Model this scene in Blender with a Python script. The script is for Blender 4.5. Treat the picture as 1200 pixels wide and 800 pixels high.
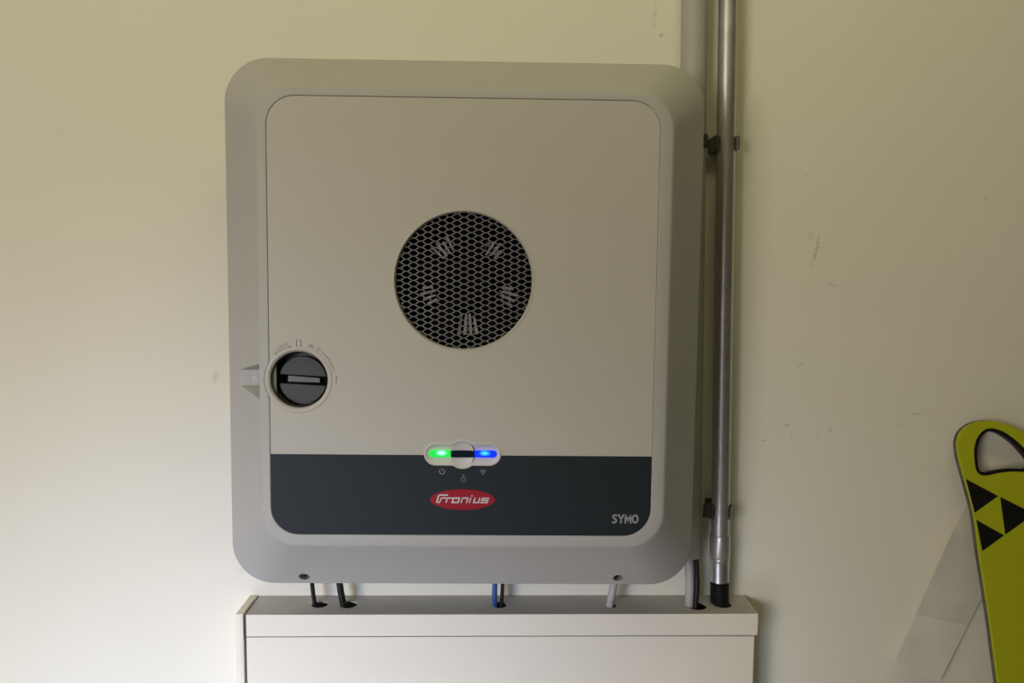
import bpy, bmesh, math, random
from mathutils import Vector, Matrix
random.seed(4)
for o in list(bpy.data.objects): bpy.data.objects.remove(o, do_unlink=True)
scene = bpy.context.scene
col = scene.collection
pi = math.pi

# ------------------------------------------------------------------ camera
cam_d = bpy.data.cameras.new('camera'); cam = bpy.data.objects.new('camera', cam_d); col.objects.link(cam)
cam_d.sensor_width = 36.0; cam_d.lens = 28.5; cam_d.clip_start = 0.02
_r = Vector((0.99980039, -0.01957807, 0.00398592)); _d = Vector((0.0023307, -0.08385081, -0.99647559)); _f = Vector((0.0198433, 0.99628597, -0.08378844))
m = Matrix.Identity(4)
for i in range(3):
    m[i][0] = _r[i]; m[i][1] = -_d[i]; m[i][2] = -_f[i]
m.translation = (0.03534, -1.04076, 1.51326)
cam.matrix_world = m
scene.camera = cam

# ------------------------------------------------------------------ world, lights, exposure
world = bpy.data.worlds.new('world'); scene.world = world; world.use_nodes = True
bg = world.node_tree.nodes['Background']
bg.inputs[0].default_value = (1.0, 0.93, 0.76, 1); bg.inputs[1].default_value = 0.02

def area(name, loc, target, sx, sy, power, color, spread=pi):
    l = bpy.data.lights.new(name, 'AREA'); l.shape = 'RECTANGLE'; l.size = sx; l.size_y = sy
    l.energy = power; l.color = color; l.spread = spread
    o = bpy.data.objects.new(name, l); col.objects.link(o); o.location = loc
    o.rotation_euler = (Vector(target) - Vector(loc)).to_track_quat('-Z', 'Y').to_euler()
    return o
area('window_daylight', (-1.55, -2.6, 1.62), (-0.2, 0, 1.4), 0.8, 0.9, 26.8, (1.0, 0.925, 0.85))
area('doorway_skylight', (-1.0, -2.6, 1.5), (-0.28, 0, 0.68), 0.5, 0.5, 2.5, (0.50, 0.61, 0.92), math.radians(34))
area('side_fill_light', (-1.5, -2.5, 1.5), (-0.5, 0, 0.8), 0.5, 0.6, 0.5, (1.0, 0.9, 0.86), math.radians(40))  # weak added fill aimed at the lower left wall, not an actual door
area('low_fill_light', (-0.9, -1.5, 0.45), (-0.25, 0, 0.75), 0.6, 0.4, 1.0, (0.70, 0.72, 0.97), math.radians(50))  # added fill from below for the bottom slope and cabinet front, no real door
area('upper_fill_light', (0.1, -0.9, 2.5), (0.1, 0, 2.2), 1.2, 0.1, 3.0, (1.0, 0.97, 0.48))  # added warm fill that brightens the upper wall, no actual ceiling fixture

vs = scene.view_settings
vs.view_transform = 'Standard'; vs.look = 'None'; vs.gamma = 1.0; vs.use_curve_mapping = False
vs.exposure = 0.0

# ------------------------------------------------------------------ material helpers
def mat(name, color, rough=0.5, metal=0.0, var=0.0, vscale=30.0, bump=0.0, bscale=400.0, spec=0.5, emit=None, estr=0.0, coat=0.0):
    ma = bpy.data.materials.new(name); ma.use_nodes = True
    nt = ma.node_tree; b = nt.nodes['Principled BSDF']
    b.inputs['Base Color'].default_value = (*color, 1); b.inputs['Roughness'].default_value = rough
    b.inputs['Metallic'].default_value = metal; b.inputs['Specular IOR Level'].default_value = spec
    b.inputs['Coat Weight'].default_value = coat
    if emit:
        b.inputs['Emission Color'].default_value = (*emit, 1); b.inputs['Emission Strength'].default_value = estr
    tc = nt.nodes.new('ShaderNodeTexCoord')
    if var > 0:
        n = nt.nodes.new('ShaderNodeTexNoise'); n.inputs['Scale'].default_value = vscale; n.inputs['Detail'].default_value = 5
        nt.links.new(tc.outputs['Object'], n.inputs['Vector'])
        mx = nt.nodes.new('ShaderNodeMix'); mx.data_type = 'RGBA'
        mx.inputs['A'].default_value = (*[c*(1-var) for c in color], 1); mx.inputs['B'].default_value = (*[min(1, c*(1+var)) for c in color], 1)
        nt.links.new(n.outputs['Fac'], mx.inputs['Factor']); nt.links.new(mx.outputs['Result'], b.inputs['Base Color'])
    if bump > 0:
        n2 = nt.nodes.new('ShaderNodeTexNoise'); n2.inputs['Scale'].default_value = bscale; n2.inputs['Detail'].default_value = 3
        nt.links.new(tc.outputs['Object'], n2.inputs['Vector'])
        bp = nt.nodes.new('ShaderNodeBump'); bp.inputs['Strength'].default_value = bump; bp.inputs['Distance'].default_value = 0.001
        nt.links.new(n2.outputs['Fac'], bp.inputs['Height']); nt.links.new(bp.outputs['Normal'], b.inputs['Normal'])
    return ma

def wall_material():
    ma = mat('cream_wall_paint', (0.80, 0.765, 0.625), 0.75, var=0.025, vscale=6, bump=0.12, bscale=140)
    nt = ma.node_tree; b = nt.nodes['Principled BSDF']
    src = b.inputs['Base Color'].links[0].from_socket
    geo = nt.nodes.new('ShaderNodeNewGeometry')
    nz = nt.nodes.new('ShaderNodeTexNoise'); nz.inputs['Scale'].default_value = 140; nz.inputs['Detail'].default_value = 4
    nt.links.new(geo.outputs['Position'], nz.inputs['Vector'])
    # own-shaped scuffs and scratches: (x, z, half width, half height, tilt, strength)
    scuffs = [(0.447, 1.545, .0030, .020, .25, .42), (0.438, 1.564, .004, .010, -.3, .2), (0.232, 1.835, .004, .012, .1, .22),
              (0.2417, 1.8115, .003, .003, 0, .5), (-0.325, 1.38, .004, .009, .2, .28),
              (0.664, 1.612, .004, .003, 0, .3), (0.47, 1.50, .018, .002, .2, .22), (0.43, 1.64, .010, .003, .8, .12),
              (0.345, 1.41, .006, .012, 0, .12), (-0.30, 1.125, .006, .006, .5, .12),
              (0.4162, 1.3167, 0.0045, 0.0012, 0, 0.5), (0.456, 1.3043, 0.004, 0.0012, -0.2, 0.5), (0.4738, 1.31, 0.004, 0.0015, -0.6, 0.5), (0.3853, 1.2964, 0.0022, 0.0016, 0, 0.55), (0.4235, 1.2998, 0.0022, 0.0012, 0, 0.5), (0.5661, 1.3179, 0.004, 0.0012, 0.1, 0.4), (0.587, 1.3315, 0.008, 0.0011, 0, 0.45), (0.4315, 1.3965, 0.005, 0.002, -0.5, 0.3)]
    for (x, z, w, h, t, s) in scuffs:
        mp = nt.nodes.new('ShaderNodeVectorMath'); mp.operation = 'SUBTRACT'; mp.inputs[1].default_value = (x, 0, z)
        nt.links.new(geo.outputs['Position'], mp.inputs[0])
        vr = nt.nodes.new('ShaderNodeVectorRotate'); vr.rotation_type = 'Y_AXIS'; vr.inputs['Angle'].default_value = -t
        nt.links.new(mp.outputs[0], vr.inputs['Vector'])
        sc = nt.nodes.new('ShaderNodeVectorMath'); sc.operation = 'MULTIPLY'; sc.inputs[1].default_value = (1/w, 0, 1/h)
        nt.links.new(vr.outputs[0], sc.inputs[0])
        ln = nt.nodes.new('ShaderNodeVectorMath'); ln.operation = 'LENGTH'; nt.links.new(sc.outputs[0], ln.inputs[0])
        ma1 = nt.nodes.new('ShaderNodeMath'); ma1.operation = 'MULTIPLY_ADD'; ma1.inputs[1].default_value = (4.0 if max(w, h) > .009 else 2.0); ma1.inputs[2].default_value = (-2.0 if max(w, h) > .009 else -1.1)
        nt.links.new(nz.outputs['Fac'], ma1.inputs[0])
        ad = nt.nodes.new('ShaderNodeMath'); ad.operation = 'ADD'; nt.links.new(ln.outputs['Value'], ad.inputs[0]); nt.links.new(ma1.outputs[0], ad.inputs[1])
        mr = nt.nodes.new('ShaderNodeMapRange'); mr.inputs['From Min'].default_value = 1.0; mr.inputs['From Max'].default_value = 0.3
        mr.inputs['To Min'].default_value = 0; mr.inputs['To Max'].default_value = s
        nt.links.new(ad.outputs[0], mr.inputs['Value'])
        mx = nt.nodes.new('ShaderNodeMix'); mx.data_type = 'RGBA'; mx.inputs['B'].default_value = (0.36, 0.33, 0.25, 1)
        nt.links.new(mr.outputs[0], mx.inputs['Factor']); nt.links.new(src, mx.inputs['A']); src = mx.outputs['Result']
    nt.links.new(src, b.inputs['Base Color'])
    return ma

M = {}
M['wall'] = wall_material()
M['floor'] = mat('concrete_floor', (0.42, 0.41, 0.39), 0.8, var=0.2, vscale=5, bump=0.3, bscale=60)
M['ceiling'] = mat('white_ceiling', (0.75, 0.72, 0.62), 0.9, var=0.03)
M['frame'] = mat('grey_cover_plastic', (0.445, 0.43, 0.385), 0.55, var=0.02, bump=0.10, bscale=900)
M['panel'] = mat('light_grey_panel', (0.505, 0.475, 0.395), 0.50, var=0.02, bump=0.10, bscale=900)
M['band'] = mat('slate_band', (0.014, 0.019, 0.021), 0.55, spec=0.3, var=0.05, bump=0.08, bscale=900)
M['housing'] = mat('dark_grey_housing', (0.16, 0.16, 0.155), 0.6, var=0.04)
M['black'] = mat('matte_black_plastic', (0.004, 0.004, 0.004), 0.9, var=0.1, spec=0.1)
M['seam'] = mat('seam_shadow_plastic', (0.17, 0.16, 0.135), 0.8, var=0.1)
M['grille'] = mat('grey_expanded_metal', (0.22, 0.21, 0.205), 0.5, 0.3, var=0.08, vscale=60)
M['fin'] = mat('bright_fin_metal', (0.50, 0.45, 0.37), 0.4, 0.3, var=0.45, vscale=120)
M['knob'] = mat('charcoal_knob', (0.046, 0.046, 0.043), 0.55, var=0.1, bump=0.15, bscale=700)
M['recess'] = mat('dark_recess_plastic', (0.075, 0.073, 0.068), 0.55, var=0.1)
M['handle'] = mat('grey_handle_bar', (0.13, 0.13, 0.125), 0.4, var=0.15, vscale=80)
M['print'] = mat('engraved_grey_print', (0.19, 0.175, 0.15), 0.6, var=0.05)
M['bezel'] = mat('pale_bezel_plastic', (0.62, 0.58, 0.53), 0.5, var=0.02)
M['white_print'] = mat('white_print', (0.62, 0.60, 0.58), 0.5, var=0.03)
M['grey_print'] = mat('silver_print', (0.33, 0.34, 0.34), 0.5, var=0.03)
M['dim_print'] = mat('dim_grey_print', (0.15, 0.15, 0.155), 0.5, var=0.03)
M['red'] = mat('logo_red', (0.33, 0.010, 0.020), 0.55, spec=0.25, var=0.05)
M['lens_off'] = mat('dark_lens', (0.004, 0.010, 0.02), 0.25, var=0.1)
M['cabinet'] = mat('white_cabinet_paint', (0.81, 0.75, 0.595), 0.5, var=0.025, vscale=14, bump=0.06, bscale=300)
M['cabinet_top'] = mat('shaded_cabinet_top', (0.50, 0.475, 0.42), 0.75, var=0.10, vscale=30)  # cabinet paint darkened in colour for the shade below the inverter
M['cable_black'] = mat('black_cable_rubber', (0.010, 0.0105, 0.011), 0.5, var=0.1, spec=0.3)
M['cable_blue'] = mat('blue_cable_sheath', (0.02, 0.085, 0.28), 0.4, var=0.08)
M['cable_grey'] = mat('grey_cable_sheath', (0.44, 0.42, 0.39), 0.5, var=0.05)
M['conduit'] = mat('grey_pvc_conduit', (0.42, 0.405, 0.355), 0.5, var=0.06, vscale=18)
M['steel'] = mat('galvanised_steel', (0.60, 0.57, 0.53), 0.38, 0.8, var=0.22, vscale=45, bump=0.12, bscale=90)
M['chrome'] = mat('bright_fitting_steel', (0.62, 0.61, 0.59), 0.33, 0.9, var=0.12, vscale=60, bump=0.1, bscale=70)
M['clip'] = mat('dark_spring_steel', (0.095, 0.088, 0.072), 0.5, 0.3, var=0.3, vscale=80)
M['ski'] = mat('lime_yellow_lacquer', (0.44, 0.46, 0.012), 0.35, var=0.05, vscale=25, coat=0.3)
M['ski_black'] = mat('gloss_black_print', (0.006, 0.006, 0.006), 0.4, var=0.1)
M['ski_edge'] = mat('worn_steel_edge', (0.16, 0.15, 0.13), 0.5, 0.5, var=0.7, vscale=60)
M['strip'] = mat('soiled_offwhite_plastic', (0.68, 0.645, 0.545), 0.6, var=0.20, vscale=22, bump=0.3, bscale=60)

def led_material(name, edge, hot, es, hs):
    ma = bpy.data.materials.new(name); ma.use_nodes = True; nt = ma.node_tree; b = nt.nodes['Principled BSDF']
    tc = nt.nodes.new('ShaderNodeTexCoord'); ln = nt.nodes.new('ShaderNodeVectorMath'); ln.operation = 'LENGTH'
    sc = nt.nodes.new('ShaderNodeVectorMath'); sc.operation = 'MULTIPLY'; sc.inputs[1].default_value = (1/0.007, 0, 1/0.0035)
    nt.links.new(tc.outputs['Object'], sc.inputs[0]); nt.links.new(sc.outputs[0], ln.inputs[0])
    mr = nt.nodes.new('ShaderNodeMapRange'); mr.interpolation_type = 'SMOOTHSTEP'
    mr.inputs['From Min'].default_value = 1.1; mr.inputs['From Max'].default_value = 0.0
    nt.links.new(ln.outputs['Value'], mr.inputs['Value'])
    mx = nt.nodes.new('ShaderNodeMix'); mx.data_type = 'RGBA'; mx.inputs['A'].default_value = (*edge, 1); mx.inputs['B'].default_value = (*hot, 1)
    nt.links.new(mr.outputs[0], mx.inputs['Factor']); nt.links.new(mx.outputs['Result'], b.inputs['Emission Color'])
    m2 = nt.nodes.new('ShaderNodeMapRange'); m2.inputs['To Min'].default_value = es; m2.inputs['To Max'].default_value = hs
    nt.links.new(mr.outputs[0], m2.inputs['Value']); nt.links.new(m2.outputs[0], b.inputs['Emission Strength'])
    b.inputs['Base Color'].default_value = (*[c*0.1 for c in edge], 1); b.inputs['Roughness'].default_value = 0.3
    return ma
M['led_green'] = led_material('green_led', (0.01, 0.62, 0.06), (0.35, 1.0, 0.75), 1.3, 2.4)
M['led_blue'] = led_material('blue_led', (0.0, 0.03, 0.9), (0.05, 0.55, 1.0), 1.3, 1.8)

# ------------------------------------------------------------------ object helpers
def link(name, me, ma, parent=None, loc=(0, 0, 0), smooth=None):
    if ma is not None:
        me.materials.clear(); me.materials.append(ma)
    if smooth is not None:
        me.polygons.foreach_set('use_smooth', [True]*len(me.polygons)); me.set_sharp_from_angle(angle=math.radians(smooth))
    o = bpy.data.objects.new(name, me); col.objects.link(o); o.location = loc
    if parent: o.parent = parent
    return o
def tag(o, label=None, cat=None, group=None, kind=None):
    if label: o['label'] = label
    if cat: o['category'] = cat
    if group: o['group'] = group
    if kind: o['kind'] = kind
    return o
def empty(name, loc, rot=(0, 0, 0)):
    o = bpy.data.objects.new(name, None); col.objects.link(o); o.location = loc; o.rotation_euler = rot
    o.empty_display_size = 0.05
    return o
def from_bm(name, bm, fix=True):
    if fix: bmesh.ops.recalc_face_normals(bm, faces=bm.faces)
    me = bpy.data.meshes.new(name); bm.to_mesh(me); bm.free(); return me
def box(bm, x0, x1, y0, y1, z0, z1, bev=0.0):
    vs_ = [bm.verts.new((x, y, z)) for x in (x0, x1) for y in (y0, y1) for z in (z0, z1)]
    fs = [(0, 1, 3, 2), (4, 6, 7, 5), (0, 4, 5, 1), (2, 3, 7, 6), (0, 2, 6, 4), (1, 5, 7, 3)]
    faces = [bm.faces.new([vs_[i] for i in f]) for f in fs]
    if bev > 0:
        es = list({e for f in faces for e in f.edges})
        bmesh.ops.bevel(bm, geom=es, offset=bev, segments=2, affect='EDGES', profile=0.5)
def box_me(name, *a, bev=0.0):
    bm = bmesh.new(); box(bm, *a, bev=bev); return from_bm(name, bm)
def loft(loops, close_ring=False, cap=(False, False), cyclic=True):
    """loops: lists of 3D points with equal counts"""
    bm = bmesh.new(); vl = [[bm.verts.new(p) for p in L] for L in loops]; n = len(loops[0])
    rng = range(len(vl) if close_ring else len(vl)-1)
    for i in rng:
        a, b = vl[i], vl[(i+1) % len(vl)]
        for j in range(n if cyclic else n-1):
            k = (j+1) % n
            bm.faces.new((a[j], a[k], b[k], b[j]))
    if cap[0]: bm.faces.new(vl[0])
    if cap[1]: bm.faces.new(vl[-1])
    return bm
def F(u, v, w): return (u, -w, v)           # front-view coordinates: right, up, distance out of the wall
def rrect(u0, u1, v0, v1, r, n=14, side=36):
    pts = []
    cs = [(u1-r, v1-r, 0), (u0+r, v1-r, pi/2), (u0+r, v0+r, pi), (u1-r, v0+r, 3*pi/2)]
    for i, (cx, cy, a0) in enumerate(cs):
        arc = [(cx+r*math.cos(a0+pi/2*k/n), cy+r*math.sin(a0+pi/2*k/n)) for k in range(n+1)]
        pts += arc
        nx = cs[(i+1) % 4]; e = (nx[0]+r*math.cos(nx[2]), nx[1]+r*math.sin(nx[2])); s = arc[-1]
        for k in range(1, side): pts.append((s[0]+(e[0]-s[0])*k/side, s[1]+(e[1]-s[1])*k/side))
    return pts
def circle(cx, cy, r, n=64, ry=None): return [(cx+r*math.cos(2*pi*k/n), cy+(ry or r)*math.sin(2*pi*k/n)) for k in range(n)]
def plate(name, outer, holes, w0, w1, mapping=F):
    """flat plate with holes between two depths, true thickness"""
    cu = bpy.data.curves.new(name, 'CURVE'); cu.dimensions = '2D'; cu.fill_mode = 'BOTH'; cu.extrude = abs(w1-w0)/2
    for L in [outer]+list(holes):
        s = cu.splines.new('POLY'); s.points.add(len(L)-1); s.use_cyclic_u = True
        for p, q in zip(s.points, L): p.co = (q[0], q[1], 0, 1)
    o = bpy.data.objects.new(name, cu); col.objects.link(o)
    dg = bpy.context.evaluated_depsgraph_get(); me = bpy.data.meshes.new_from_object(o.evaluated_get(dg))
    bpy.data.objects.remove(o); bpy.data.curves.remove(cu)
    wc = (w0+w1)/2
    for v in me.vertices:
        x, y, z = v.co; v.co = mapping(x, y, z+wc)
    bm = bmesh.new(); bm.from_mesh(me); bmesh.ops.remove_doubles(bm, verts=bm.verts, dist=1e-6); bmesh.ops.recalc_face_normals(bm, faces=bm.faces)
    bm.to_mesh(me); bm.free(); me.name = name
    return me
def lathe(prof, cx, cy, n=64, mapping=F, cap=True):
    """profile of (radius, depth) about an axis through (cx, cy)"""
    loops = [[mapping(cx+r*math.cos(2*pi*k/n), cy+r*math.sin(2*pi*k/n), w) for k in range(n)] for r, w in prof]
    return loft(loops, cap=(False, cap))
def smooth_path(pts, sub=8):
    P = [Vector(p) for p in pts]; out = []
    for i in range(len(P)-1):
        p0 = P[max(i-1, 0)]; p1 = P[i]; p2 = P[i+1]; p3 = P[min(i+2, len(P)-1)]
        for k in range(sub):
            t = k/sub
            out.append(0.5*((2*p1)+(p2-p0)*t+(2*p0-5*p1+4*p2-p3)*t*t+(3*p1-p0-3*p2+p3)*t**3))
    out.append(P[-1]); return out
def tube(path, r, n=16):
    """r: number or list along the path"""
    P = [Vector(p) for p in path]; loops = []; up = Vector((0, 1, 0))
    for i, p in enumerate(P):
        t = (P[min(i+1, len(P)-1)]-P[max(i-1, 0)]).normalized()
        a = t.cross(up).normalized(); b = t.cross(a).normalized()
        rr = r[i] if isinstance(r, (list, tuple)) else r
        loops.append([p+a*rr*math.cos(2*pi*k/n)+b*rr*math.sin(2*pi*k/n) for k in range(n)])
    return loft(loops, cap=(True, True))
def stroke(bm, pts, wd, w, th=0.0004, closed=False):
    """flat print stroke along a 2D polyline with mitred ends, given thickness"""
    n = len(pts); L = []; Rr = []
    for i in range(n):
        if closed: a, b = pts[i-1], pts[(i+1) % n]
        else: a, b = pts[max(i-1, 0)], pts[min(i+1, n-1)]
        p = Vector(pts[i])
        d1 = (p-Vector(a)); d2 = (Vector(b)-p)
        if d1.length < 1e-9: d1 = d2
        if d2.length < 1e-9: d2 = d1
        d1 = d1.normalized(); d2 = d2.normalized(); t = (d1+d2).normalized(); nn = Vector((-t.y, t.x))
        k = wd/2/max(0.45, nn.dot(Vector((-d1.y, d1.x))))
        L.append(p+nn*k); Rr.append(p-nn*k)
    rows = []
    for i in range(n):
        rows.append([bm.verts.new(F(L[i].x, L[i].y, w+th)), bm.verts.new(F(Rr[i].x, Rr[i].y, w+th)), bm.verts.new(F(Rr[i].x, Rr[i].y, w)), bm.verts.new(F(L[i].x, L[i].y, w))])
    for i in range(n if closed else n-1):
        a, b = rows[i], rows[(i+1) % n]
        for j in range(4):
            k = (j+1) % 4; bm.faces.new((a[j], a[k], b[k], b[j]))
    if not closed: bm.faces.new(rows[0]); bm.faces.new(rows[-1][::-1])
def text_points(body, size, extrude=0.0002, bold=0.0):
    cu = bpy.data.curves.new('lettering', 'FONT'); cu.body = body; cu.size = size; cu.extrude = extrude; cu.offset = bold; cu.resolution_u = 4
    o = bpy.data.objects.new('lettering', cu); col.objects.link(o)
    dg = bpy.context.evaluated_depsgraph_get(); me = bpy.data.meshes.new_from_object(o.evaluated_get(dg))
    bpy.data.objects.remove(o); bpy.data.curves.remove(cu); return me
def text_at(bm, body, size, cx, cy, w, ang=0.0, sx=1.0, bold=0.0, center=True):
    me = text_points(body, size, bold=bold)
    xs = [v.co.x for v in me.vertices]; ys = [v.co.y for v in me.vertices]
    ox = (min(xs)+max(xs))/2 if center else min(xs); oy = (min(ys)+max(ys))/2 if center else 0
    for v in me.vertices:
        x = (v.co.x-ox)*sx; y = v.co.y-oy
        v.co = F(cx+x*math.cos(ang)-y*math.sin(ang), cy+x*math.sin(ang)+y*math.cos(ang), w+v.co.z+0.0002)
    bm.from_mesh(me); bpy.data.meshes.remove(me)
def boolean_cut(me, cutters):
    o = bpy.data.objects.new('cut_target', me); col.objects.link(o); tmp = []
    for c in cutters:
        co = bpy.data.objects.new('cutter', c); col.objects.link(co); tmp.append(co)
        md = o.modifiers.new('cut', 'BOOLEAN'); md.operation = 'DIFFERENCE'; md.object = co; md.solver = 'EXACT'
    dg = bpy.context.evaluated_depsgraph_get(); res = bpy.data.meshes.new_from_object(o.evaluated_get(dg))
    for t in tmp: bpy.data.objects.remove(t)
    bpy.data.objects.remove(o); return res

# ------------------------------------------------------------------ room
tag(link('wall_back', box_me('wall_back', -2.6, 2.4, 0, 0.12, 0, 2.6), M['wall']), kind='structure')
tag(link('floor', box_me('floor', -2.6, 2.4, -3.6, 0, -0.1, 0), M['floor']), kind='structure')
tag(link('ceiling', box_me('ceiling', -2.6, 2.4, -3.6, 0.12, 2.6, 2.7), M['ceiling']), kind='structure')

# ------------------------------------------------------------------ inverter
HB = 0.2952                                   # half height of the cover
RHO = 0.0073
inv = empty('solar_inverter', (-RHO*HB, 0, 1.45-HB), (0, RHO, 0))
tag(inv, 'grey wall-mounted solar inverter with round fan grille and dark lower band', 'inverter')
def part(name, me, ma, parent=None, smooth=None):
    if parent is None: return link(name, me, ma, inv, (0, 0, HB), smooth)
    return link(name, me, ma, parent, (0, 0, 0), smooth)

KU, KV = -0.1741, -0.0520                     # disconnect switch centre
FU, FV = 0.0008, 0.0549                       # fan centre
LU, LV = 0.0006, -0.1309                      # indicator centre
TOP = 0.180
def seam_loop(grow=0.0, bulge=0.0362):
    L = rrect(-0.2053-grow, 0.2057+grow, -0.2204-grow, 0.2446+grow, 0.030+grow, side=80); out = []
    R_ = bulge+grow
    for (u, v) in L:
        if u < -0.2053+0.0005 and abs(v-KV) < R_:
            uu = KU-math.sqrt(max(0, R_*R_-(v-KV)**2)); u = min(u, uu)
        out.append((u, v))
    return out
def rr(u0, u1, v0, v1, r, w): return [F(u, v, w) for u, v in rrect(u0, u1, v0, v1, r, side=80)]
W2 = 0.2645
def outer(g, w, r): return rr(-W2+g, W2-g, -HB+g, HB-g, r, w)
def inner(g, w, r): return rr(-0.2156-g, 0.2189+g, -0.2328-g, 0.2524+g, r, w)
loops = [outer(0.006, 0.100, 0.042), outer(0.0005, 0.104, 0.047), outer(0, 0.108, 0.048), outer(0, 0.1265, 0.048), outer(0.0006, 0.1285, 0.0478), outer(0.0022, 0.1305, 0.047),
         inner(0.0035, 0.1762, 0.040), inner(0.0012, 0.1790, 0.039), inner(-0.0012, 0.1800, 0.038),
         [F(u, v, TOP) for u, v in seam_loop(0.0006)], [F(u, v, TOP-0.0006) for u, v in seam_loop(0.0)],
         [F(u, v, 0.150) for u, v in seam_loop(0.0)], [F(u, v, 0.100) for u, v in seam_loop(0.0)]]
bm = loft(loops, close_ring=True); cover = from_bm('cover', bm)
# the notch in the left slope and the two screw holes in the bottom slope are really cut
bm = bmesh.new()
a = [F(-0.300, -0.0455, 0.1475), F(-0.2158, -0.0455, 0.1475), F(-0.2158, -0.0625, 0.1475), F(-0.300, -0.0625, 0.1475)]
b = [F(-0.300, -0.0300, 0.195), F(-0.2158, -0.0300, 0.195), F(-0.2158, -0.0780, 0.195), F(-0.300, -0.0780, 0.195)]
va = [bm.verts.new(p) for p in a]; vb = [bm.verts.new(p) for p in b]
bm.faces.new(va); bm.faces.new(vb)
for j in range(4): bm.faces.new((va[j], va[(j+1) % 4], vb[(j+1) % 4], vb[j]))
cutters = [from_bm('notch', bm)]
for su in (-0.1805, 0.1785):
    cutters.append(from_bm('hole', loft([[F(su+0.0060*math.cos(2*pi*k/24), -0.2835+0.0050*math.sin(2*pi*k/24), w) for k in range(24)] for w in (0.121, 0.19)], cap=(True, True))))
cover = boolean_cut(cover, cutters)
cov = part('cover', cover, M['frame'], smooth=32)
cov['label'] = 'grey sloped plastic cover frame'
for su in (-0.1805, 0.1785):
    bm = lathe([(0.0042, 0.1212), (0.0042, 0.1235), (0.0022, 0.1240), (0.0018, 0.1225)], su, -0.2835, 16)
    s = part('screw', from_bm('screw', bm), M['black'], cov, 40)
bm = bmesh.new(); stroke(bm, [(-0.2325, -0.0552), (-0.2275, -0.0552)], 0.0052, 0.1475, 0.0005)
stroke(bm, [(-0.2316, -0.0526), (-0.2316, -0.0498), (-0.2306, -0.0487), (-0.2294, -0.0487), (-0.2284, -0.0498)], 0.0009, 0.1475, 0.0005)
pk = part('padlock_symbol', from_bm('padlock_symbol', bm), M['white_print'], cov)
pk['label'] = 'small white padlock symbol'
bm = bmesh.new(); stroke(bm, [(-0.2300, -0.0562), (-0.2300, -0.0545)], 0.0009, 0.1481, 0.0003)
part('keyhole', from_bm('keyhole', bm), M['print'], pk)
bm = bmesh.new(); 
bm = loft([rr(-0.232, 0.232, -0.262, 0.262, 0.04, w) for w in (0.0, 0.104)], cap=(True, True))
part('rear_housing', from_bm('rear_housing', bm), M['housing'], smooth=40)

# front panel with its openings
def pill_r(th, hl, r):
    """distance from the centre to a horizontal pill outline along direction th"""
    c, s = abs(math.cos(th)), abs(math.sin(th))
    if s > 1e-9 and (r/s)*c <= hl: return r/s
    return hl*c+math.sqrt(max(0, r*r-hl*hl*s*s))
def bezel_loop(shrink=0.0, n=160):
    out = []
    for k in range(n):
        th = 2*pi*k/n
        d = max(pill_r(th, 0.0413-0.0124, 0.0124-shrink), 0.0160-shrink); out.append((LU+d*math.cos(th), LV+d*math.sin(th)))
    return out
pan = part('front_panel', plate('front_panel', seam_loop(-0.0005), [circle(FU, FV, 0.0735, 96), circle(KU, KV, 0.0352, 72), bezel_loop(0.0005)], 0.1745, 0.1797), M['panel'], smooth=30)
pan['label'] = 'flat light grey front panel'
part('seam_gasket', plate('seam_gasket', seam_loop(0.0), [seam_loop(-0.006)], 0.1715, 0.1742), M['seam'])

# dark band: lower part of the panel with a notch for the indicator bezel
sl = seam_loop(-0.0005); vb_ = -0.1322
low = [(u, v) for u, v in sl if v < vb_]
# rotate list so that it runs from the left end along the bottom to the right end
idx = min(range(len(low)), key=lambda i: (low[i][0] > 0, -low[i][1])); low = low[idx:]+low[:idx]
bl = [(u, v) for u, v in bezel_loop(-0.0004) if v < vb_]
bl = sorted(bl, key=lambda p: -p[0]); bl = [p for p in bl]
bl_ang = sorted(bl, key=lambda p: math.atan2(p[1]-LV, p[0]-LU), reverse=True)
band_loop = [(low[0][0], vb_)]+low+[(low[-1][0], vb_)]+[(bl_ang[0][0]+0.0003, vb_)]+bl_ang+[(bl_ang[-1][0]-0.0003, vb_)]
band = part('dark_band', plate('dark_band', band_loop, [], 0.1790, 0.1801), M['band'], smooth=30)
band['label'] = 'slate black band across the bottom of the panel'
BW = 0.1801

# indicator bezel and lamps
lo = [[F(u, v, 0.1792) for u, v in bezel_loop(0.0)], [F(u, v, 0.1806) for u, v in bezel_loop(0.0002)], [F(u, v, 0.1808) for u, v in bezel_loop(0.0010)], [F(u, v, 0.1802) for u, v in bezel_loop(0.0022)],
      [F(u, v, 0.1786) for u, v in bezel_loop(0.0040)], [F(u, v, 0.1776) for u, v in bezel_loop(0.0062)]]
bz = part('indicator_bezel', from_bm('indicator_bezel', loft(lo, cap=(False, True))), M['bezel'], smooth=40)
bz['label'] = 'pale recessed indicator bezel'
# two shallow finger dishes above and below the light bar
for sg in (1, -1):
    bm = bmesh.new()
    rows = []
    for i in range(7):
        rad = 0.0118*(1-i/6.0); rows.append([F(LU+rad*math.cos(t), LV+sg*(0.0034+max(0.0, rad*math.sin(t))*0.78), 0.1800-0.0022*(1-(rad/0.0118)**2)) for t in [pi*k/20 for k in range(21)]])
    d = loft(rows, cyclic=False); part('touch_dish', from_bm('touch_dish', d), M['bezel'], bz, 60)
def half_pill(x0, x1, r, left=True, n=10):
    if left: return [(x1, r), (x0+r, r)]+[(x0+r+r*math.cos(pi/2+pi*k/n), r*math.sin(pi/2+pi*k/n)) for k in range(1, n)]+[(x0+r, -r), (x1, -r)]
    return [(x0, -r), (x1-r, -r)]+[(x1-r+r*math.cos(-pi/2+pi*k/n), r*math.sin(-pi/2+pi*k/n)) for k in range(1, n)]+[(x1-r, r), (x0, r)]
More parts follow.
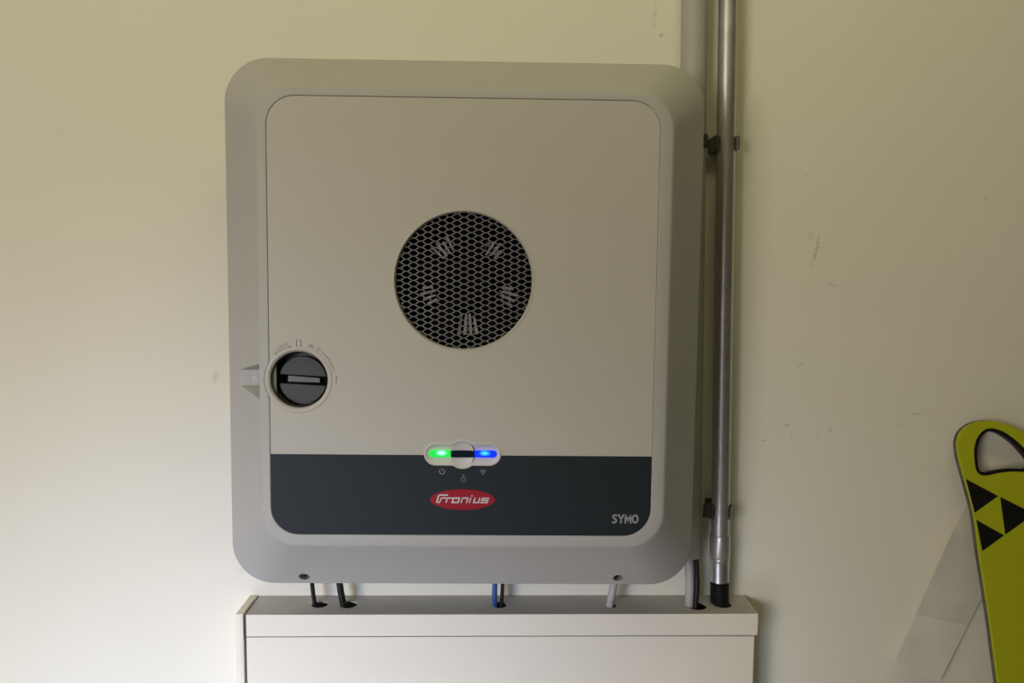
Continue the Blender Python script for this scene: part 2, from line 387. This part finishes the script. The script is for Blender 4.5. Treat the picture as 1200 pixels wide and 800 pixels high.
lr = 0.0038
def lamp(name, loop, ma, cx, cy=0.0):
    me = plate(name, [(x-cx, y-cy) for x, y in loop], [], 0.0, 0.0022); o = link(name, me, ma, bz, (LU+cx, -0.1775, LV+cy)); return o
g = lamp('status_lamp', half_pill(-0.0362, -0.0125, lr, True), M['led_green'], -0.0225, 0.0010); g['label'] = 'glowing green status light'
k_ = lamp('touch_sensor', [(-0.0125, -lr), (0.0130, -lr), (0.0130, lr), (-0.0125, lr)], M['lens_off'], 0); k_['label'] = 'dark unlit centre of the light bar'
bl_ = lamp('status_lamp', half_pill(0.0130, 0.0368, lr, False), M['led_blue'], 0.0240, 0.0010); bl_['label'] = 'glowing blue status light'

# printed symbols on the band
bm = bmesh.new(); c = (-0.0213, -0.1500)
stroke(bm, [(c[0]+0.0028*math.sin(a), c[1]-0.0028*math.cos(a)) for a in [(-0.74+1.48*k/20)*pi for k in range(21)]], 0.0007, BW)
stroke(bm, [(c[0], c[1]+0.0006), (c[0], c[1]+0.0036)], 0.0007, BW)
part('power_symbol', from_bm('power_symbol', bm), M['grey_print'], band)
bm = bmesh.new(); c = (0.0019, -0.1590)
stroke(bm, [(c[0]+0.0024*math.cos(a), c[1]+0.0024*math.sin(a)) for a in [2*pi*k/20 for k in range(20)]], 0.0007, BW, closed=True)
stroke(bm, [(c[0]-0.0022, c[1]+0.0008), (c[0]-0.0028, c[1]+0.0018), (c[0]-0.0012, c[1]+0.0024), (c[0]-0.0010, c[1]+0.0056), (c[0]+0.0004, c[1]+0.0056), (c[0]+0.0006, c[1]+0.0026)], 0.0006, BW)
part('touch_symbol', from_bm('touch_symbol', bm), M['dim_print'], band)
bm = bmesh.new(); c = (0.0228, -0.1528)
for r_ in (0.0024, 0.0036, 0.0048):
    stroke(bm, [(c[0]+r_*math.sin(a), c[1]+r_*math.cos(a)) for a in [(-0.85+1.7*k/12) for k in range(13)]], 0.0007, BW)
wf = part('wireless_symbol', from_bm('wireless_symbol', bm), M['dim_print'], band)
part('symbol_dot', plate('symbol_dot', circle(c[0], c[1]+0.0003, 0.0008, 12), [], BW, BW+0.0004), M['grey_print'], wf)

# red oval badge with slanted lettering
bdg = part('logo_badge', plate('logo_badge', circle(0.0009, -0.1807, 0.0349, 72, 0.0113), [], BW-0.0002, BW+0.0006), M['red'], band)
bdg['label'] = 'red oval maker badge with white slanted lettering'
bm = bmesh.new(); ZS = 0.9105/1000/14.286
def lp(x, y): return (0.0009+(x-598)*ZS, -0.1807-(y-218)*ZS)
def letters(*P, wd=21): stroke(bm, [lp(*p) for p in P], wd*ZS, BW+0.0006, 0.0004)
letters((352, 140), (216, 140), (192, 160), (160, 266), wd=26); letters((160, 266), (207, 266)); letters((207, 270), (236, 200), (250, 190), (330, 190))
letters((318, 272), (342, 200), (356, 190), (432, 190))
stroke(bm, [lp(*p) for p in [(450, 190), (545, 190), (522, 266), (424, 266)]], 24*ZS, BW+0.0006, 0.0004, closed=True)
letters((572, 275), (600, 190), (692, 190), (666, 275))
letters((714, 275), (742, 182)); letters((754, 162), (762, 140))
letters((812, 182), (786, 266), (868, 266), (894, 182)); 
letters((1052, 190), (944, 190), (926, 228), (1030, 228), (1014, 266), (896, 266))
part('badge_lettering', from_bm('badge_lettering', bm), M['white_print'], bdg)
bm = bmesh.new()
def sy(x0, pts, wd=0.0018): stroke(bm, [(x0+x, -0.2062+y) for x, y in pts], wd, BW)
HT = 0.0100
sy(0.1634, [(0.0054, 0.0083), (0.0044, 0.0091), (0.0026, 0.0092), (0.0013, 0.0082), (0.0013, 0.0068), (0.0024, 0.0057), (0.0038, 0.0048), (0.0048, 0.0037), (0.0046, 0.0020), (0.0032, 0.0009), (0.0014, 0.0010), (0.0002, 0.0018)])
sy(0.1700, [(0.0003, HT), (0.0033, 0.0046)]); sy(0.1700, [(0.0063, HT), (0.0033, 0.0046)]); sy(0.1700, [(0.0033, 0.0052), (0.0033, 0)])
sy(0.1772, [(0.0009, 0), (0.0012, HT)]); sy(0.1772, [(0.0067, 0), (0.0064, HT)]); sy(0.1772, [(0.0012, 0.0097), (0.0038, 0.0030), (0.0064, 0.0097)], 0.0015)
stroke(bm, [(0.1888+0.0028*math.cos(t), -0.2012+0.0041*math.sin(t)) for t in [2*pi*k/20 for k in range(20)]], 0.0018, BW, closed=True)
part('model_lettering', from_bm('model_lettering', bm), M['grey_print'], band)
bm = bmesh.new()
text_at(bm, '.', 0.004, 0.0176, -0.1085, 0.1797)
part('panel_speck', from_bm('panel_speck', bm), M['print'], pan)

# fan opening
bm = lathe([(0.0749, 0.1795), (0.0747, 0.1803), (0.0737, 0.1803), (0.0726, 0.1788), (0.0722, 0.1745)], FU, FV, 96, cap=False)
part('fan_ring', from_bm('fan_ring', bm), M['panel'], smooth=45)
bm = lathe([(0.0732, 0.1785), (0.0732, 0.112), (0.0, 0.112)], FU, FV, 64, cap=False)
shroud = part('fan_shroud', from_bm('fan_shroud', bm), M['black'], smooth=40)
# expanded-metal grille: hexagonal strands
PX, PZ, HF = 0.00765, 0.00640, 0.0016
bm = bmesh.new(); seen = set(); RG = 0.0722
def strand(p, q, wd=0.00105, w0=0.1745, w1=0.1757):
    a = Vector(p); b_ = Vector(q); key = tuple(sorted(((round(a.x, 5), round(a.y, 5)), (round(b_.x, 5), round(b_.y, 5)))))
    if key in seen: return
    seen.add(key)
    ra, rb = a.length, b_.length
    if ra > RG and rb > RG: return
    if ra > RG or rb > RG:
        if ra > RG: a, b_ = b_, a
        lo_, hi_ = 0.0, 1.0
        for _ in range(20):
            mid = (lo_+hi_)/2
            if (a+(b_-a)*mid).length > RG: hi_ = mid
            else: lo_ = mid
        b_ = a+(b_-a)*lo_
    d = (b_-a)
    if d.length < 1e-5: return
    nn = Vector((-d.y, d.x)).normalized()*wd/2; e = d.normalized()*wd*0.3
    a = a-e; b_ = b_+e
    qd = [a+nn, a-nn, b_-nn, b_+nn]
    f0 = [bm.verts.new(F(FU+v.x, FV+v.y, w1)) for v in qd]; f1 = [bm.verts.new(F(FU+v.x, FV+v.y, w0)) for v in qd]
    bm.faces.new(f0); bm.faces.new(f1[::-1])
    for j in range(4): bm.faces.new((f0[j], f1[j], f1[(j+1) % 4], f0[(j+1) % 4]))
for cI in range(-11, 12):
    for rI in range(-13, 14):
        x = cI*PX; y = rI*PZ+(PZ/2 if cI % 2 else 0); t = PX-HF
        hx = [(x-t, y), (x-HF, y+PZ/2), (x+HF, y+PZ/2), (x+t, y), (x+HF, y-PZ/2), (x-HF, y-PZ/2)]
        for j in range(6): strand(hx[j], hx[(j+1) % 6])
part('fan_grille', from_bm('fan_grille', bm), M['grille'])['label'] = 'grey expanded metal fan grille'
# fan behind the grille: hub, guard ring, five blades, bright fins showing between them
GU, GV = 0.0040, 0.0530
part('guard_ring', plate('guard_ring', circle(FU, FV, 0.0731, 64), [circle(GU, GV, 0.0605, 64)], 0.148, 0.151), M['black'])
bm = lathe([(0.027, 0.140), (0.027, 0.156), (0.024, 0.159), (0.0, 0.1595)], GU, GV, 40, cap=False)
part('fan_hub', from_bm('fan_hub', bm), M['black'], smooth=40)
for k in range(5):
    a0 = math.radians(-90+72*k)
    L = []
    a1, a2 = a0+math.radians(15), a0+math.radians(72-15)
    for side, w0_ in ((0, 0.152), (1, 0.149)):
        pass
    inn = [(a1+(a2-a1)*j/8, 0.025) for j in range(9)]; out = [(a1+math.radians(1)+(a2-a1+math.radians(-2))*j/8, 0.0612) for j in range(9)]
    f_ = lambda A, r_, w: F(GU+r_*math.cos(A), GV+r_*math.sin(A), w)
    rows = [[f_(A, r_, 0.146+0.006*j/8) for j, (A, r_) in enumerate(inn)], [f_(A, r_, 0.146+0.006*j/8) for j, (A, r_) in enumerate(out)],
            [f_(A, r_, 0.144+0.006*j/8) for j, (A, r_) in enumerate(out)], [f_(A, r_, 0.144+0.006*j/8) for j, (A, r_) in enumerate(inn)]]
    part('fan_blade', from_bm('fan_blade', loft(rows, close_ring=True, cyclic=False)), M['black'], smooth=40)
    for j in range(4):
        A = a0+math.radians(-10.5+7*j)
        ca, sa = math.cos(A), math.sin(A); nx, ny = -sa*0.0010, ca*0.0010
        ri = 0.034+random.uniform(0, 0.006); ro = 0.058-random.uniform(0, 0.008)*(k != 0)
        lo_ = [(GU+ri*ca+nx, GV+ri*sa+ny), (GU+ri*ca-nx, GV+ri*sa-ny), (GU+ro*ca-1.5*nx, GV+ro*sa-1.5*ny), (GU+ro*ca+1.5*nx, GV+ro*sa+1.5*ny)]
        part('heatsink_fin', plate('heatsink_fin', lo_, [], 0.137-0.006*(k != 0), 0.142-0.006*(k != 0)), M['fin'])

# DC disconnect switch
bm = lathe([(0.0361, 0.17965), (0.0356, 0.1799), (0.0340, 0.1804), (0.0325, 0.1803), (0.0309, 0.1793), (0.0299, 0.1765)], KU, KV, 72, cap=False)
part('switch_bezel', from_bm('switch_bezel', bm), M['panel'], smooth=50)
bm = lathe([(0.0300, 0.1775), (0.0297, 0.165), (0.0297, 0.157), (0.0, 0.157)], KU, KV, 64, cap=False)
rec = part('switch_recess', from_bm('switch_recess', bm), M['recess'], smooth=40)
ku, kv, kr, tl = -0.1725, -0.0535, 0.0253, -0.05
bm = lathe([(kr, 0.1562), (kr, 0.1600), (0.0, 0.1600)], ku, kv, 48, cap=False)
knob = part('switch_knob', from_bm('switch_knob', bm), M['black'], smooth=40)
def rot(p): return (ku+p[0]*math.cos(tl)-p[1]*math.sin(tl), kv+p[0]*math.sin(tl)+p[1]*math.cos(tl))
gh = 0.0052
for sg in (1, -1):
    a0 = math.asin(gh/kr); L = [(kr*math.cos(a0+(pi-2*a0)*k/30), sg*kr*math.sin(a0+(pi-2*a0)*k/30)) for k in range(31)]
    if sg < 0: L = L[::-1]
    me = plate('knob_face', [rot(p) for p in L], [], 0.1599, 0.1685)
    part('knob_face', me, M['knob'], knob, 30)
me = plate('knob_handle', [rot(p) for p in [(-0.0165, -0.0030), (0.0175, -0.0022), (0.0175, 0.0026), (-0.0165, 0.0034)]], [], 0.1599, 0.1655)
part('knob_handle', me, M['handle'], knob)
part('lock_slot', plate('lock_slot', [(-0.2020, -0.0600), (-0.1950, -0.0600), (-0.1950, -0.0438), (-0.2020, -0.0438)], [], 0.1572, 0.1660), M['black'], rec)
part('lock_tab', plate('lock_tab', [(-0.2034, -0.0520), (-0.2014, -0.0520), (-0.2014, -0.0455), (-0.2034, -0.0455)], [], 0.1600, 0.1690), M['handle'], rec)
# markings around the switch
bm = bmesh.new()
w_ = 0.1797
R0 = 0.0388
for i, ch in enumerate('DC Disconnect'):
    if ch == ' ': continue
    A = math.radians(71.5-4.55*i-(0.5 if i > 2 else 0)); text_at(bm, ch, 0.0052, KU+R0*math.cos(A), KV+R0*math.sin(A), w_, A-pi/2, 0.85)
for i, ch in enumerate('LOCK'):
    A = math.radians(123-5.2*i); text_at(bm, ch, 0.0042, KU+0.0397*math.cos(A), KV+0.0397*math.sin(A), w_, A-pi/2, 0.9)
stroke(bm, [(KU+0.0366*math.cos(math.radians(a)), KV+0.0366*math.sin(math.radians(a))) for a in range(128, 103, -4)], 0.0006, w_)
stroke(bm, [(-0.1967, -0.0252), (-0.1990, -0.0242), (-0.1978, -0.0221)], 0.0006, w_)
stroke(bm, [(-0.1833, -0.0150), (-0.1822, -0.0167), (-0.1843, -0.0175)], 0.0006, w_)
for sg in (-1, 1):
    stroke(bm, [(-0.1737+sg*0.0013, -0.0165), (-0.1737+sg*0.0023, -0.0146), (-0.1737+sg*0.0025, -0.0124), (-0.1737+sg*0.0022, -0.0104), (-0.1737+sg*0.0011, -0.0088)], 0.0008, w_)
stroke(bm, [(-0.1345, -0.0556), (-0.1341, -0.0474)], 0.0009, w_)
part('switch_lettering', from_bm('switch_lettering', bm), M['print'], pan)

# ------------------------------------------------------------------ cable cabinet below
cab = empty('cable_cabinet', (0, 0, 0.52), (0, 0.0024, 0))
tag(cab, 'white wall-mounted cable cabinet under the inverter with cable holes on top', 'cabinet')
ZC = -0.52
def cpart(name, me, ma, parent=None, smooth=None): return link(name, me, ma, parent or cab, (0, 0, ZC), smooth)
ZT = 1.0891; X0, X1 = -0.2755, 0.3645
def topmap(x, y, z): return (x, y, z)
holes = [(-0.1908, -0.0290, 0.0104), (-0.1540, -0.0295, 0.0112), (0.0395, -0.0315, 0.0095), (0.1830, -0.0340, 0.0072), (0.2925, -0.0355, 0.0130), (0.3273, -0.0300, 0.0122)]
def circ_o(x, y, r): return circle(x, y, r, 28)
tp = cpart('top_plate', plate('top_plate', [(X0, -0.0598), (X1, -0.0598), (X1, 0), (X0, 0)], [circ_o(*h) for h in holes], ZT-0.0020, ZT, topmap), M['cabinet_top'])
cpart('front_lip', box_me('front_lip', X0, X1, -0.0604, -0.0585, 1.0612, ZT, bev=0.0005), M['cabinet'])
cpart('front_panel', box_me('front_panel', X0-0.0010, X1-0.0030, -0.0572, -0.0550, 0.52, 1.0587, bev=0.0004), M['cabinet'])
cpart('joint_shadow_strip', box_me('joint_shadow_strip', X0, X1-0.0035, -0.0556, -0.0540, 1.05, ZT-0.004), M['seam'])  # dark strip in the gap, stands in for the shadow under the lip
cpart('side_panel', box_me('side_panel', X1-0.0052, X1-0.0032, -0.0560, 0, 0.52, ZT-0.0022), M['cabinet'])
cpart('end_cap', box_me('end_cap', -0.2888, -0.2788, -0.0602, 0, 0.52, ZT+0.0010, bev=0.0016), M['cabinet'], smooth=40)
cpart('inner_side', box_me('inner_side', -0.2788, -0.2766, -0.0555, 0, 0.52, ZT-0.0025), M['seam'])
cpart('bottom_plate', box_me('bottom_plate', -0.2766, X1-0.0052, -0.0560, 0, 0.52, 0.524), M['cabinet'])

# ------------------------------------------------------------------ cables
def cable(name, pts, r, ma, label, cat='cable', group=None):
    o = link(name, from_bm(name, tube(smooth_path(pts), r)), ma, None, (0, 0, 0), 50); tag(o, label, cat, group); return o
ZB = 1.188                                     # underside of the inverter housing
cable('solar_cable', [(-0.2000, -0.031, 1.187), (-0.1998, -0.031, 1.14), (-0.1978, -0.031, 1.110), (-0.1955, -0.031, 1.092), (-0.1935, -0.0305, 1.078), (-0.189, -0.030, 1.05)], 0.0027, M['cable_black'],
      'thin black cable entering the leftmost cabinet hole')
cable('solar_cable', [(-0.1665, -0.031, 1.187), (-0.1655, -0.031, 1.14), (-0.1625, -0.031, 1.110), (-0.1595, -0.031, 1.092), (-0.157, -0.031, 1.078), (-0.152, -0.031, 1.05)], 0.0042, M['cable_black'],
      'thicker black cable entering the second cabinet hole from the left')
cable('data_cable', [(0.0375, -0.033, 1.187), (0.0355, -0.033, 1.13), (0.0345, -0.033, 1.108), (0.0347, -0.033, 1.090), (0.036, -0.033, 1.05)], 0.0033, M['cable_blue'],
      'blue data cable entering the middle cabinet hole')
cable('earth_cable', [(0.0452, -0.031, 1.187), (0.0446, -0.031, 1.13), (0.0443, -0.031, 1.108), (0.0432, -0.031, 1.090), (0.042, -0.031, 1.05)], 0.0024, M['cable_black'],
      'thin black cable beside the blue cable in the middle hole')
cable('mains_cable', [(0.1885, -0.035, 1.187), (0.1878, -0.035, 1.13), (0.1858, -0.035, 1.110), (0.1822, -0.035, 1.090), (0.181, -0.035, 1.05)], 0.0050, M['cable_grey'],
      'pale grey cable under the right part of the inverter')

# ------------------------------------------------------------------ conduits, steel pipe and clips
def lerp(a, b, t): return tuple(x+(y-x)*t for x, y in zip(a, b))
# pvc conduit: slight lean, open lower end
cT, cB = Vector((0.2695, -0.0165, 2.6)), Vector((0.2868, -0.0165, 1.1478))
ax = (cB-cT).normalized(); e1 = ax.cross(Vector((0, 1, 0))).normalized(); e2 = ax.cross(e1)
def ring(p, r, n=32): return [p+e1*r*math.cos(2*pi*k/n)+e2*r*math.sin(2*pi*k/n) for k in range(n)]
RC = 0.0160
bm = loft([ring(cT, RC), ring(cB, RC), ring(cB, RC-0.0016), ring(cB-ax*0.2, RC-0.0016), ring(cT, RC-0.0016)], close_ring=False)
tag(link('plastic_conduit', from_bm('plastic_conduit', bm), M['conduit'], None, (0, 0, 0), 40), 'pale grey plastic conduit behind the inverter, left of the steel pipe', 'conduit')
cable('mains_cable', [(0.2855, -0.020, 1.26), (0.2852, -0.021, 1.19), (0.2850, -0.0240, 1.150), (0.2860, -0.029, 1.12), (0.2852, -0.0325, 1.090), (0.285, -0.034, 1.05)], 0.0058, M['cable_grey'],
      'pale grey cable coming out of the plastic conduit')
cable('control_cable', [(0.2945, -0.018, 1.26), (0.2948, -0.0185, 1.19), (0.2950, -0.0222, 1.152), (0.2942, -0.034, 1.12), (0.2918, -0.0400, 1.092), (0.290, -0.041, 1.05)], 0.0034, M['cable_black'],
      'thin black cable beside the grey one below the plastic conduit')
# steel pipe
pT, pB = Vector((0.3088, -0.0270, 2.6)), Vector((0.3250, -0.0270, 1.1484))
ax = (pB-pT).normalized(); e1 = ax.cross(Vector((0, 1, 0))).normalized(); e2 = ax.cross(e1)
def onpipe(z): return pT+ax*((z-pT.z)/ax.z)
pipe = empty('steel_pipe', onpipe(1.118)); tag(pipe, 'galvanised steel conduit pipe running up the wall right of the inverter', 'pipe')
pl = onpipe(1.118)
def ploft(prof, cap=True, n=40): return loft([[v-pl for v in ring(onpipe(z), r, n)] for z, r in prof], cap=(cap, cap))
RP = 0.01155
link('tube', from_bm('tube', ploft([(2.6, RP), (2.2, RP), (1.9, RP), (1.6, RP), (1.3, RP), (1.16, RP)])), M['steel'], pipe, (0, 0, 0), 40)
link('sleeve', from_bm('sleeve', ploft([(1.1795, RP), (1.1795, RP+0.0010), (1.1788, RP+0.0014), (1.152, RP+0.0014), (1.149, RP+0.0006)])), M['steel'], pipe, (0, 0, 0), 30)
link('coupling', from_bm('coupling', ploft([(1.1512, RP-0.0002), (1.1500, RP+0.0006), (1.1480, RP+0.0012), (1.1462, RP+0.0006), (1.1440, RP+0.0005), (1.121, RP+0.0005), (1.1185, RP+0.0009), (1.1178, RP-0.001)])), M['chrome'], pipe, (0, 0, 0), 30)
# corrugated hose
prof = [(1.125, 0.0100)]; z = 1.1188
for k in range(11):
    prof += [(z, 0.0096), (z-0.0004, 0.0116), (z-0.0010, 0.0121), (z-0.0016, 0.0116), (z-0.0020, 0.0096)]; z -= 0.0034
prof += [(1.060, 0.0100)]
hose = link('corrugated_hose', from_bm('corrugated_hose', loft([[v for v in ring(onpipe(zz)+Vector((0, -0.001*(1.1188-zz)/0.03, 0)), r, 36)] for zz, r in prof], cap=(True, True))), M['cable_black'], None, (0, 0, 0), 35)
tag(hose, 'black corrugated hose from the steel pipe down into the cabinet', 'hose')
# spring clips
def clip(zc, label, tilt):
    c = onpipe(zc); o = empty('pipe_clip', (c.x, 0, zc), (0, tilt, 0)); tag(o, label, 'clip', 'steel clips holding the pipe')
    link('clip_base', box_me('clip_base', -0.014, 0.014, -0.0040, 0, -0.009, 0.009, bev=0.0008), M['clip'], o)
    for sg in (-1, 1):
        lp_ = [(sg*0.0105, -0.002)]+[(sg*0.0128*math.sin(math.radians(a)), -0.0270+0.0128*math.cos(math.radians(a))) for a in range(40, 131, 10)]+[(sg*0.0132, -0.0375)]
        hz = 0.0085
        rows = []
        for (x, y) in lp_:
            d = 0.0010*sg
            rows.append([(x, y, -hz), (x, y, hz), (x+d, y, hz), (x+d, y, -hz)])
        bm = loft(rows, cap=(True, True)); link('clip_arm', from_bm('clip_arm', bm), M['clip'], o, (0, 0, 0), 40)
    # bent ear standing off towards the conduit
    bm = loft([[(-0.0128, -0.030, -0.010), (-0.0128, -0.030, 0.011), (-0.0128, -0.0288, 0.011), (-0.0128, -0.0288, -0.010)],
               [(-0.0205, -0.0200, -0.0115), (-0.0205, -0.0200, 0.006), (-0.0205, -0.0188, 0.006), (-0.0205, -0.0188, -0.0115)]], cap=(True, True))
    link('clip_ear', from_bm('clip_ear', bm), M['clip'], o)
    return o
clip(1.6735, 'dark steel clip on the pipe near the top of the inverter', 0.0)
clip(1.2105, 'dark steel clip on the pipe above its lower fitting', 0.06)
# conduit saddle peeping out beside the inverter
def saddle(zc):
    x = cT.x+(cB.x-cT.x)*((cT.z-zc)/(cT.z-cB.z)); o = empty('conduit_clip', (x, 0, zc)); tag(o, 'small grey clip around the plastic conduit behind the inverter edge', 'clip')
    L = [(-0.0215, -0.0005), (-0.0176, -0.0005)]+[(0.0174*math.cos(math.radians(a)), -0.0165-0.0174*math.sin(math.radians(a))) for a in range(180, -1, -12)]+[(0.0176, -0.0005), (0.0195, -0.0005)]
    rows = []
    cxy = Vector((0, -0.0165))
    for (x_, y_) in L:
        q = Vector((x_, y_)); dd = (q-cxy).normalized()*0.0014
        rows.append([(x_, y_, -0.007), (x_, y_, 0.007), (x_+dd.x, min(y_+dd.y, 0) if abs(y_+0.0005) < 1e-6 else y_+dd.y, 0.007), (x_+dd.x, min(y_+dd.y, 0) if abs(y_+0.0005) < 1e-6 else y_+dd.y, -0.007)])
    link('saddle_band', from_bm('saddle_band', loft(rows, cap=(True, True))), M['clip'], o, (0, 0, 0), 40)
saddle(1.678)

# ------------------------------------------------------------------ ski leaning on the wall
LEAN = 0.2; ZTIP = 1.33; SL = 1.3563
ski = empty('ski', (0.76, -0.022-LEAN*ZTIP, 0.0), (-math.atan(LEAN), 0, 0))
tag(ski, 'lime yellow ski with black triangles and a loop-shaped tip leaning on the wall', 'ski')
left = [(0.6336, -0.0767), (0.6282, -0.0516), (0.6268, -0.0355), (0.6281, -0.0263), (0.6327, -0.0170), (0.6414, -0.0096), (0.6535, -0.0043), (0.6678, -0.0024), (0.6841, -0.0050), (0.7003, -0.0105), (0.7141, -0.0175), (0.7296, -0.0286), (0.7402, -0.0447), (0.7455, -0.0677), (0.7477, -0.0996)]
rest_r = [(0.7485, -0.15), (0.7500, -0.22), (0.7525, -0.32), (0.757, -0.45), (0.764, -0.62), (0.774, -0.80), (0.790, -0.98), (0.810, -1.15), (0.824, -1.27), (0.826, -1.33), (0.815, -1.350)]
rest_l = [(0.745, -1.350), (0.733, -1.33), (0.724, -1.25), (0.713, -1.12), (0.700, -0.95), (0.690, -0.78), (0.681, -0.62), (0.6695, -0.45), (0.6596, -0.3269), (0.6528, -0.2365), (0.6462, -0.1696), (0.6426, -0.1198)]
outl = left+rest_r+rest_l
def sm2(L, sub=4):
    n = len(L); out = []
    for i in range(n):
        p0, p1, p2, p3 = [Vector(L[(i+j) % n]) for j in (-1, 0, 1, 2)]
        for k in range(sub):
            t = k/sub; q = 0.5*((2*p1)+(p2-p0)*t+(2*p0-5*p1+4*p2-p3)*t*t+(3*p1-p0-3*p2+p3)*t**3); out.append((q.x, q.y))
    return out
def off2(L, d):
    n = len(L); area_ = sum(L[i][0]*L[(i+1) % n][1]-L[(i+1) % n][0]*L[i][1] for i in range(n)); s = 1 if area_ > 0 else -1
    out = []
    for i in range(n):
        t = (Vector(L[(i+1) % n])-Vector(L[i-1])).normalized(); out.append((L[i][0]+s*t.y*d, L[i][1]-s*t.x*d))
    return out
def smap(x, s, w): return (x-0.76, -w, s+SL)      # w: towards the viewer, measured from the top sheet
hole_o = sm2([(0.6472, -0.0470), (0.6487, -0.0355), (0.6534, -0.0240), (0.6622, -0.0152), (0.6718, -0.0129), (0.6857, -0.0166), (0.7014, -0.0274), (0.7126, -0.0389), (0.7220, -0.0516), (0.7229, -0.0619), (0.7173, -0.0676), (0.7105, -0.0681), (0.6939, -0.0676), (0.6773, -0.0694), (0.6607, -0.0726), (0.6527, -0.0710), (0.6484, -0.0642)], 3)
hole_i = off2(hole_o, -0.0036)
so = sm2(outl, 3)
def spart(name, me, ma, parent=None): return link(name, me, ma, parent or ski)
top = spart('top_sheet', plate('top_sheet', off2(so, -0.0004), [off2(hole_o, -0.0008)], -0.0060, 0.0, smap), M['ski'])
base = spart('base', plate('base', so, [off2(hole_o, -0.0010)], -0.0105, -0.0058, smap), M['ski_edge']); base['label'] = 'worn grey ski base and steel edge'
spart('grip_trim', plate('grip_trim', hole_o, [hole_i], -0.0112, 0.0008, smap), M['ski_black'])['label'] = 'black rim around the tip opening'
for tri in [[(0.6348, -0.0771), (0.6747, -0.0985), (0.6432, -0.1193)], [(0.6774, -0.0996), (0.7198, -0.1210), (0.6807, -0.1465)], [(0.6449, -0.1283), (0.6790, -0.1475), (0.6499, -0.1670)]]:
    spart('emblem_triangle', plate('emblem_triangle', tri[::-1], [], -0.0002, 0.0004, smap), M['ski_black'], top)

# ------------------------------------------------------------------ folded off-white strip on the wall behind the ski
st = empty('plastic_strip', (0.59, -0.002, 0.972)); tag(st, 'off-white soiled bent plastic strip on the wall, half hidden by the ski', 'strip')
M['strip_pale'] = mat('pale_plastic', (0.735, 0.70, 0.61), 0.6, var=0.18, vscale=25, bump=0.3, bscale=60)  # paler colour for the lower flap than for the other two
def seg(pts4, name, ma='strip'):
    t = 0.0018; org = Vector((0.59, -0.002, 0.972))
    f = [Vector(p)-org for p in pts4]; bk = [v+Vector((0, t, 0)) for v in f]
    bm = bmesh.new(); a = [bm.verts.new(v) for v in f]; b = [bm.verts.new(v) for v in bk]
    bm.faces.new(a); bm.faces.new(b[::-1])
    for j in range(4): bm.faces.new((a[j], b[j], b[(j+1) % 4], a[(j+1) % 4]))
    link(name, from_bm(name, bm), M[ma], st)
A0, A1 = (0.5637, -0.0190, 1.0054), (0.6227, -0.0200, 0.9751)
B0, B1 = (0.5951, -0.0060, 1.0625), (0.6658, -0.0065, 1.0471)
C0, C1 = (0.6318, -0.0200, 1.1810), (0.7076, -0.0190, 1.1668)
D0, D1 = (0.6532, -0.0080, 1.2069), (0.7324, -0.0080, 1.1953)
seg([A0, A1, B1, B0], 'lower_flap', 'strip_pale')
seg([B0, B1, C1, C0], 'middle_flap')
seg([C0, C1, D1, D0], 'upper_flap')
